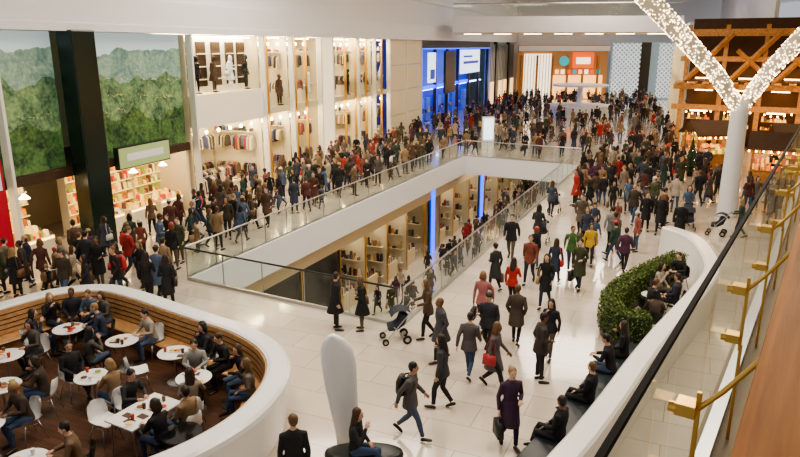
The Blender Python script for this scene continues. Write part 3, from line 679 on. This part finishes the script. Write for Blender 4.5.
for i,(x,y,kk) in enumerate([(6.9,17.4,'sit1'),(7.7,18.9,'sit2'),(7.8,17.9,'sit4'),(6.7,16.5,'sit3'),(8.8,20.0,'sit1')]):
    a=[-1.2,-2.4,1.1,-.4,2.2][i];inst('terrace_chair',CHd,(x,y,0),a);put(kk,x,y,a,color=[(.02,.02,.02),(.35,.3,.25),(.03,.03,.04),(.10,.07,.05),(.02,.02,.02)][i],sc=.97)
inst('cafe_table',table_mesh(True),(7.25,18.15,0),0,.8)
for idx,kk in((20,'sit4'),(25,'sit1'),(28,'sit2'),(14,'sit4')):
    p=rr[idx];d=(rr[idx+1]-rr[idx-1]).normalized();nx,ny=-d.y,d.x
    put(kk,p.x+nx*.42,p.y+ny*.42,head(nx,ny),color=(.012,.012,.015),sc=.97)

# ---------------------------------------------------------------- tree column with lights
m=MB();cx,cy=14.9,29.8
m.loft([((cx,cy,0),.46,.46),((cx,cy,.1),.42,.42),((cx,cy,2.5),.38,.38),((cx,cy,4.7),.36,.36),((cx,cy,5.2),.40,.36)],24,0,flat=True)
BR=[([(cx,cy,4.8),(cx-1.2,cy,6.3),(cx-2.9,cy-.1,7.9),(cx-5,cy-.3,9.8),(cx-8.5,cy-.5,13.6)],[.28,.32,.36,.42,.5]),([(cx,cy,4.8),(cx+1.0,cy,6.4),(cx+2.3,cy-.1,8.0),(cx+4,cy-.3,9.8),(cx+7.5,cy-.5,13.6)],[.28,.32,.36,.42,.5])]
for P_,R_ in BR: m.tube(P_,R_,14,1)
tc_=m.obj('branching_column',[mat('column_white',(.70,.71,.74),.35),mat('branch_mesh_grey',(.55,.50,.43),.4)],smooth=True)
m=MB();random.seed(5)
for P_,R_ in BR:
    for i in range(len(P_)-1):
        a,b=V(P_[i]),V(P_[i+1]);t=(b-a).normalized();u=t.cross(V((0,1,0))).normalized();w=t.cross(u)
        for _ in range(int((b-a).length*150)):
            q=random.random();an=random.uniform(0,6.28);r=R_[i]*(1-q)+R_[i+1]*q+.02;c=a.lerp(b,q)+(u*math.cos(an)+w*math.sin(an))*r;e=.022
            m.add([c+V((e,0,0)),c+V((0,e,0)),c-V((e,0,0)),c-V((0,e,0)),c+V((0,0,e)),c-V((0,0,e))],[(0,1,4),(1,2,4),(2,3,4),(3,0,4),(1,0,5),(2,1,5),(3,2,5),(0,3,5)],0)
fo=m.obj('fairy_lights',[M_fairy],parent=tc_)

# ---------------------------------------------------------------- timber market hall
TF=frame((21.2,51.5),(11.5,-6.5))
m=MB();m.T=TF
m.box((0,3,0),(15,3.2,9.5),1);m.box((0,.5,4.9),(15,3,5.0),1)
for x in(0,2.6,5.2,7.8,10.4,13,14.8): m.box((x-.16,-.16,0),(x+.16,.16,4.9),0);m.box((x-.14,.9,4.9),(x+.14,1.2,9.0),0)
for z in(4.4,2.9): m.box((-.6,-.25,z),(15.2,.25,z+.38),0)
m.box((-.4,.8,8.2),(15.2,1.2,8.7),0);m.box((-.4,.8,6.4),(15.2,1.2,6.75),0)
for i in range(17): m.box((-.4+i*.92,-1.2,4.85),(.05+i*.92,.8,4.95),0)
for x in range(0,13,3):
    m.tube([(x,.7,4.9),(x+3,.7,8.4)],.2,4,0);m.tube([(x+3,.6,4.9),(x+.4,.6,7.2)],.16,4,0)
    m.box((x+.6,2.2,5.1),(x+2.2,2.4,5.16),3)
for x in(.3,2.9,5.5,8.1,10.7,13.1):
    for z in(.9,1.5,2.1): m.box((x,1.4,z-.04),(x+1.7,1.9,z),0);goods(m,x,x+1.7,1.45,z,FP,2,.4,.2)
    m.box((x,.2,0),(x+1.7,.9,.95),0);goods(m,x,x+1.7,.4,.95,FP,2,.3,.2)
    m.box((x+.3,1.0,2.7),(x+1.5,1.2,2.78),3)
    for q in range(5): m.ell((x+.2+q*.42,-.28,2.75-.12*math.sin(q)),(.06,.06,.07),3,n=8,m=6)
    m.box((x+.4,2.0,4.2),(x+1.6,2.3,4.28),3)
m.obj('timber_market_hall',[M_timber,M_brown,M_attrE,M_warm2])
def stall(x,y,a):
    m=MB()
    for sx in(-1.2,1.2):
        for sy in(-.8,.8): m.box((sx-.06,sy-.06,0),(sx+.06,sy+.06,2.3),0)
    m.box((-1.3,-.9,.0),(1.3,-.75,.95),0);m.box((-1.3,-.9,.9),(1.3,-.3,.98),0)
    m.add([(-1.5,-1.2,2.2),(1.5,-1.2,2.2),(1.5,0,3.0),(-1.5,0,3.0),(1.5,1.2,2.2),(-1.5,1.2,2.2),(-1.5,-1.2,2.12),(1.5,-1.2,2.12),(1.5,0,2.92),(-1.5,0,2.92),(1.5,1.2,2.12),(-1.5,1.2,2.12)],[(0,1,2,3),(3,2,4,5),(7,6,9,8),(8,9,11,10),(0,6,7,1),(5,4,10,11)],1)
    goods(m,-1.2,1.2,-.8,.98,FP,2,.3,.2);goods(m,-1.2,1.2,-.55,.98,FP,2,.4,.2)
    for z in(1.2,1.7): m.box((-1.2,.5,z-.03),(1.2,.8,z),0);goods(m,-1.2,1.2,.52,z,FP,2,.35,.2)
    m.box((-1,-.1,2.2),(1,.1,2.26),3)
    for q in range(9): m.ell((-1.4+q*.35,-1.22,2.05),(.05,.05,.06),3,n=8,m=6)
    o=m.obj('market_stall',[M_timber,M_brown,M_attrE,M_warm2]);o.location=(x,y,0);o.rotation_euler=(0,0,a)
STALLS=[(19.6,42.5,.1),(24.0,40.5,-.3),(20.6,36.4,-.5),(23.4,33.2,-.7)]
for s in STALLS: stall(*s)
def fir(h=2.6):
    m=MB();m.tube([(0,0,0),(0,0,.5)],.06,8,1);m.loft([((0,0,0),.18,.18),((0,0,.32),.22,.22)],12,2)
    for i in range(7):
        z=.4+i*(h-.5)/7;r=.62*(1-i/7.5)
        n=18;vs=[]
        for k in range(n):
            q=r*(1 if k%2 else .68)*random.uniform(.9,1.1);vs.append((q*math.cos(2*math.pi*k/n),q*math.sin(2*math.pi*k/n),z-(.08 if k%2 else 0)))
        vs.append((0,0,z+.5));g=random.uniform(.8,1.2)
        m.add(vs,[(k,(k+1)%n,n) for k in range(n)]+[tuple(reversed(range(n)))],0,(.02*g,.05*g,.02*g))
    for _ in range(14):
        t=random.random();a=random.uniform(0,6.28);r=.6*(1-t)+.04;m.ell((r*math.cos(a),r*math.sin(a),.4+t*(h-.5)),(.015,.015,.015),3,n=5,m=4)
    return m.mesh('fir_tree',[M_leaf,M_timber,M_dark,M_warm2])
FT=fir();FIRS=[(17.3,39.6),(21.8,38.9),(21.2,31.2)]
for x,y in FIRS: inst('fir_tree',FT,(x,y,0),random.random()*6,random.uniform(.85,1.05))
m=MB();m.box((-.45,-.12,0),(.45,.12,2.4),0);m.box((-.38,-.14,.7),(.38,.14,2.3),1);tm=m.mesh('info_totem',[M_white,M_screen])
inst('info_totem',tm,(6.6,50.6,0),.2,1.0)
m=MB();m.loft([((0,0,0),3.4,3.4),((0,0,1.1),3.6,3.6),((0,0,1.15),3.6,3.6)],28,0,flat=True);m.loft([((0,0,1.15),.3,.3),((0,0,3.2),.3,.3)],12,0,flat=True);m.loft([((0,0,3.2),3.0,3.0),((0,0,3.4),3.0,3.0)],28,0,flat=True);o=m.obj('round_kiosk',[M_white]);o.location=(20,76,0)

def pushchair():
    m=MB()
    for sx in(-.24,.24):
        for y,r in((-.25,.12),(.32,.09)):
            m.loft([((sx-.02,y,r),r,r),((sx+.02,y,r),r,r)],16,0,side=(0,0,1));m.loft([((sx-.025,y,r),r*.5,r*.5),((sx+.025,y,r),r*.5,r*.5)],10,1,side=(0,0,1))
        m.tube([(sx,.32,.09),(sx,-.05,.55),(sx*.9,-.45,1.0)],.014,6,1);m.tube([(sx,-.25,.12),(sx,.1,.5)],.014,6,1)
    m.tube([(-.22,-.45,1.0),(.22,-.45,1.0)],.02,8,0)
    m.loft([((0,.22,.42),.19,.10),((0,.05,.44),.2,.12),((0,-.12,.55),.2,.13),((0,-.2,.78),.19,.12)],12,2)
    for k in range(6):
        a0=math.pi*(.15+.12*k);a1=a0+math.pi*.12
        m.add([(-.22,-.12+.32*math.cos(a0),.62+.32*math.sin(a0)),(.22,-.12+.32*math.cos(a0),.62+.32*math.sin(a0)),(.22,-.12+.32*math.cos(a1),.62+.32*math.sin(a1)),(-.22,-.12+.32*math.cos(a1),.62+.32*math.sin(a1))],[(0,1,2,3)],2)
    return m.mesh('pushchair',[M_black,M_steel,mat('pram_fabric',(.03,.035,.05),.8)])
PC=pushchair()
for x,y,a in((-.1,16.3,head(-1,-.2)),(5.6,25.5,head(.4,.9)),(12.2,27.5,head(-.3,-1)),(13.0,26.6,1.0),(7.2,30.5,head(.4,.9))):
    inst('pushchair',PC,(x,y,0),a);dx,dy=-math.sin(a),math.cos(a);placed.append((x,y,0));put('pp1',x-dx*.86,y-dy*.86,a)

# ---------------------------------------------------------------- crowd
def P(k,x,y,dx,dy,c=None,s=None): put(k,x,y,head(dx,dy),color=c,sc=s)
DK=(.012,.012,.014)
for a in [('sm2',-1.76,17.05,1,.2,DK),('sw1',-1.02,17.0,-1,.1,DK),('wm1',4.0,23.2,-.3,-1,(.015,.015,.02)),('wm2',5.9,22.1,-.2,-1,(.06,.14,.04)),('ww2',6.7,22.7,-.3,-1,(.6,.38,.05)),
  ('ww1',4.3,18.7,-.4,-1,DK),('ww4',3.3,18.6,.5,1,(.4,.03,.03)),('wm3',1.0,15.1,-1,-.3,(.06,.06,.07)),('wm4',2.2,15.5,-.4,-1,(.03,.03,.04)),
  ('ww1',2.1,13.7,.8,-.5,(.12,.10,.11)),('wm2',.2,11.8,.9,-.3,(.10,.09,.09)),('ww4',.9,12.9,-.8,.3,(.05,.05,.06)),('ww3',2.1,11.5,.2,-1,(.06,.025,.06)),('sm1',3.2,14.1,1,.1,(.05,.04,.035)),
  ('wm3',3.0,16.1,.4,1,(.07,.05,.04)),('ww2',2.25,17.1,-.4,-1,(.4,.15,.15)),('ww4',3.7,15.3,-.6,-1,(.02,.02,.03)),('wm1',1.6,14.3,.4,1,(.09,.08,.08)),('wm1',8.0,24.5,.4,1,(.2,.2,.2)),('sw2',8.9,24.3,-1,0,(.3,.1,.08)),('sm2',10.9,25.3,-.5,-1,DK),
  ('ww1',5.0,20.6,.4,.9,(.03,.04,.07)),('wm3',7.4,26.6,-.4,-1,(.1,.08,.06)),('sm1',-3.2,8.4,0,1,DK)]: P(*a)
def inside(p,poly):
    r=False;n=len(poly)
    for i in range(n):
        a=poly[i];b=poly[(i+1)%n]
        if (a[1]>p[1])!=(b[1]>p[1]) and p[0]<(b[0]-a[0])*(p[1]-a[1])/(b[1]-a[1])+a[0]: r=not r
    return r
avoid=[(cx,cy,1.0),(20,76,4.2),(6.6,50.6,.9),(-11.3,25.1,1.4)]+[(s[0],s[1],2.1) for s in STALLS]+[(x,y,.9) for x,y in FIRS]
KS=['wm1','wm2','wm3','ww1','ww2','ww3','wm4','ww4','sm1','sm2','sw1','sw2']
def crowd(poly,n,z=0,md=.62,seed=1,bias=None):
    random.seed(seed);xs=[p[0] for p in poly];ys=[p[1] for p in poly];c=0;t=0
    while c<n and t<n*60:
        t+=1;x=random.uniform(min(xs),max(xs));y=random.uniform(min(ys),max(ys))
        grp=[(x,y)]
        if random.random()<.35:
            q=random.uniform(0,6.28);grp.append((x+.70*math.cos(q),y+.70*math.sin(q)))
        sg=random.choice((-1,1));a0=head(.41*sg,.91*sg)+random.gauss(0,.55);cc=None
        for gx,gy in grp:
            if not inside((gx,gy),poly):continue
            if z==0 and any((gx-a)**2+(gy-b)**2<r*r for a,b,r in avoid):continue
            if any(abs(z-q[2])<1 and (gx-q[0])**2+(gy-q[1])**2<md*md for q in placed):continue
            k=random.choice(KS);s=random.uniform(.90,1.05)
            if random.random()<.08:s=.66
            put(k,gx,gy,a0+random.gauss(0,.15),z,sc=s);c+=1
crowd([(-13.2,19.0),(-8.6,19.0),(-6.6,18.2),(-7.9,21.3),(-12.7,21.3)],26,seed=11,md=.62)
crowd([(-12.2,21.5),(-8.1,21.5),(3.7,47),(-2.9,47)],140,seed=12,md=.62)
crowd([(1.4,15.8),(4.3,17.2),(5,19.3),(8.4,22.4),(9.4,24.6),(12,26),(18,36),(19,45),(12.7,43.5),(3.1,20.5)],68,seed=13,md=.68)
crowd([(8.3,33),(18,36),(19,45),(12.7,43.5)],28,seed=23,md=.64)
crowd([(-2.8,47.4),(5,48),(12.5,44.6),(18.5,44),(21,51),(36,97),(15.9,97)],310,seed=14,md=.64)
crowd([(15.8,24),(18.5,30.5),(17.8,37),(15.5,33)],12,seed=15,md=.66)
crowd([(-1.5,32),(0,31),(6.8,46),(13.1,60),(15,66),(12.8,66),(5.1,47)],75,z=-6,seed=16,md=.62)

# ---------------------------------------------------------------- upper gallery by the camera
UF=frame((0,0,0),(.542,.84))
m=MB();m.T=UF;m.box((-8,-6,5.3),(24,.36,5.65));m.obj('floor_upper_gallery',[mat('gallery_floor_brown',(.30,.22,.13),.5,var=.15)])
m=MB();prof=[(-.16,6.70),(-.155,6.735),(-.13,6.75),(.055,6.75),(.078,6.735),(.083,6.71),(.075,6.69),(-.15,6.69)]
vs=[(x,y,z) for x in(-3,24) for y,z in prof];n=len(prof)
m.add(vs,[(i,(i+1)%n,n+(i+1)%n,n+i) for i in range(n)]+[tuple(range(n)),tuple(reversed(range(n,2*n)))])
o=m.obj('wooden_handrail',[M_wood]);o.matrix_world=UF
m=MB();m.T=UF
x=-3.0
while x<22:
    m.add([(x+.006,.30,5.66),(x+1.244,.30,5.66),(x+1.244,.30,6.70),(x+.006,.30,6.70)],[(0,1,2,3)],0);x+=1.25
m.box((-3,.292,6.70),(22,.308,6.718),1);m.box((-3,.27,5.65),(22,.33,5.70),2)
m.obj('gallery_glass_balustrade',[M_glass,M_matt,M_steel])
m=MB();m.T=UF;x=-2.95
while x<22:
    for z in(6.18,6.42):
        m.box((x-.035,.235,z-.02),(x+.035,.296,z+.02),0);m.tube([(x-.02,.29,z),(x-.02,.315,z)],.018,10,0)
    m.box((x-.008,.225,6.12),(x+.008,.24,6.48),0)
    m.tube([(x,.235,6.42),(x,.17,6.50),(x,.09,6.62),(x,.05,6.69)],.009,8,0)
    m.box((x-.008,.22,5.65),(x+.008,.235,6.15),0);x+=1.25
m.obj('brass_handrail_bracket',[M_gold],bevel=.002)

# ---------------------------------------------------------------- lights
for i,(x,y) in enumerate(((-4,12),(4,28),(12,44),(18,62),(26,82),(-2,30),(8,14))):
    area('ceiling_light_%d'%i,(x,y,13.9),7,7,900,(1,.88,.73))
area('lower_light_a',(9,52,-1.6),8,8,250,(1,.85,.65));area('lower_light_b',(16,62,-1.6),8,8,250,(1,.85,.65))
for i,s in enumerate((3,8,13)):
    p=TF@V((s,-3.5,7.6));area('market_fill_%d'%i,p,1.5,1.5,260,(1,.62,.3))  # added fill lamps that warm the hall front, no fittings hang here
w=bpy.data.worlds.new('w');S.world=w;w.use_nodes=True;w.node_tree.nodes['Background'].inputs[0].default_value=(.92,.95,1,1);w.node_tree.nodes['Background'].inputs[1].default_value=.38
cam=bpy.data.cameras.new('camera');cam.sensor_width=36;cam.lens=30.24;cam.clip_end=400
co=bpy.data.objects.new('camera',cam);COL.objects.link(co);co.location=(0,0,7.5);co.rotation_euler=(math.radians(90-15.2),0,0);S.camera=co
S.view_settings.view_transform='AgX'
try: S.view_settings.look='AgX - Medium High Contrast'
except Exception: pass
S.view_settings.exposure=.45
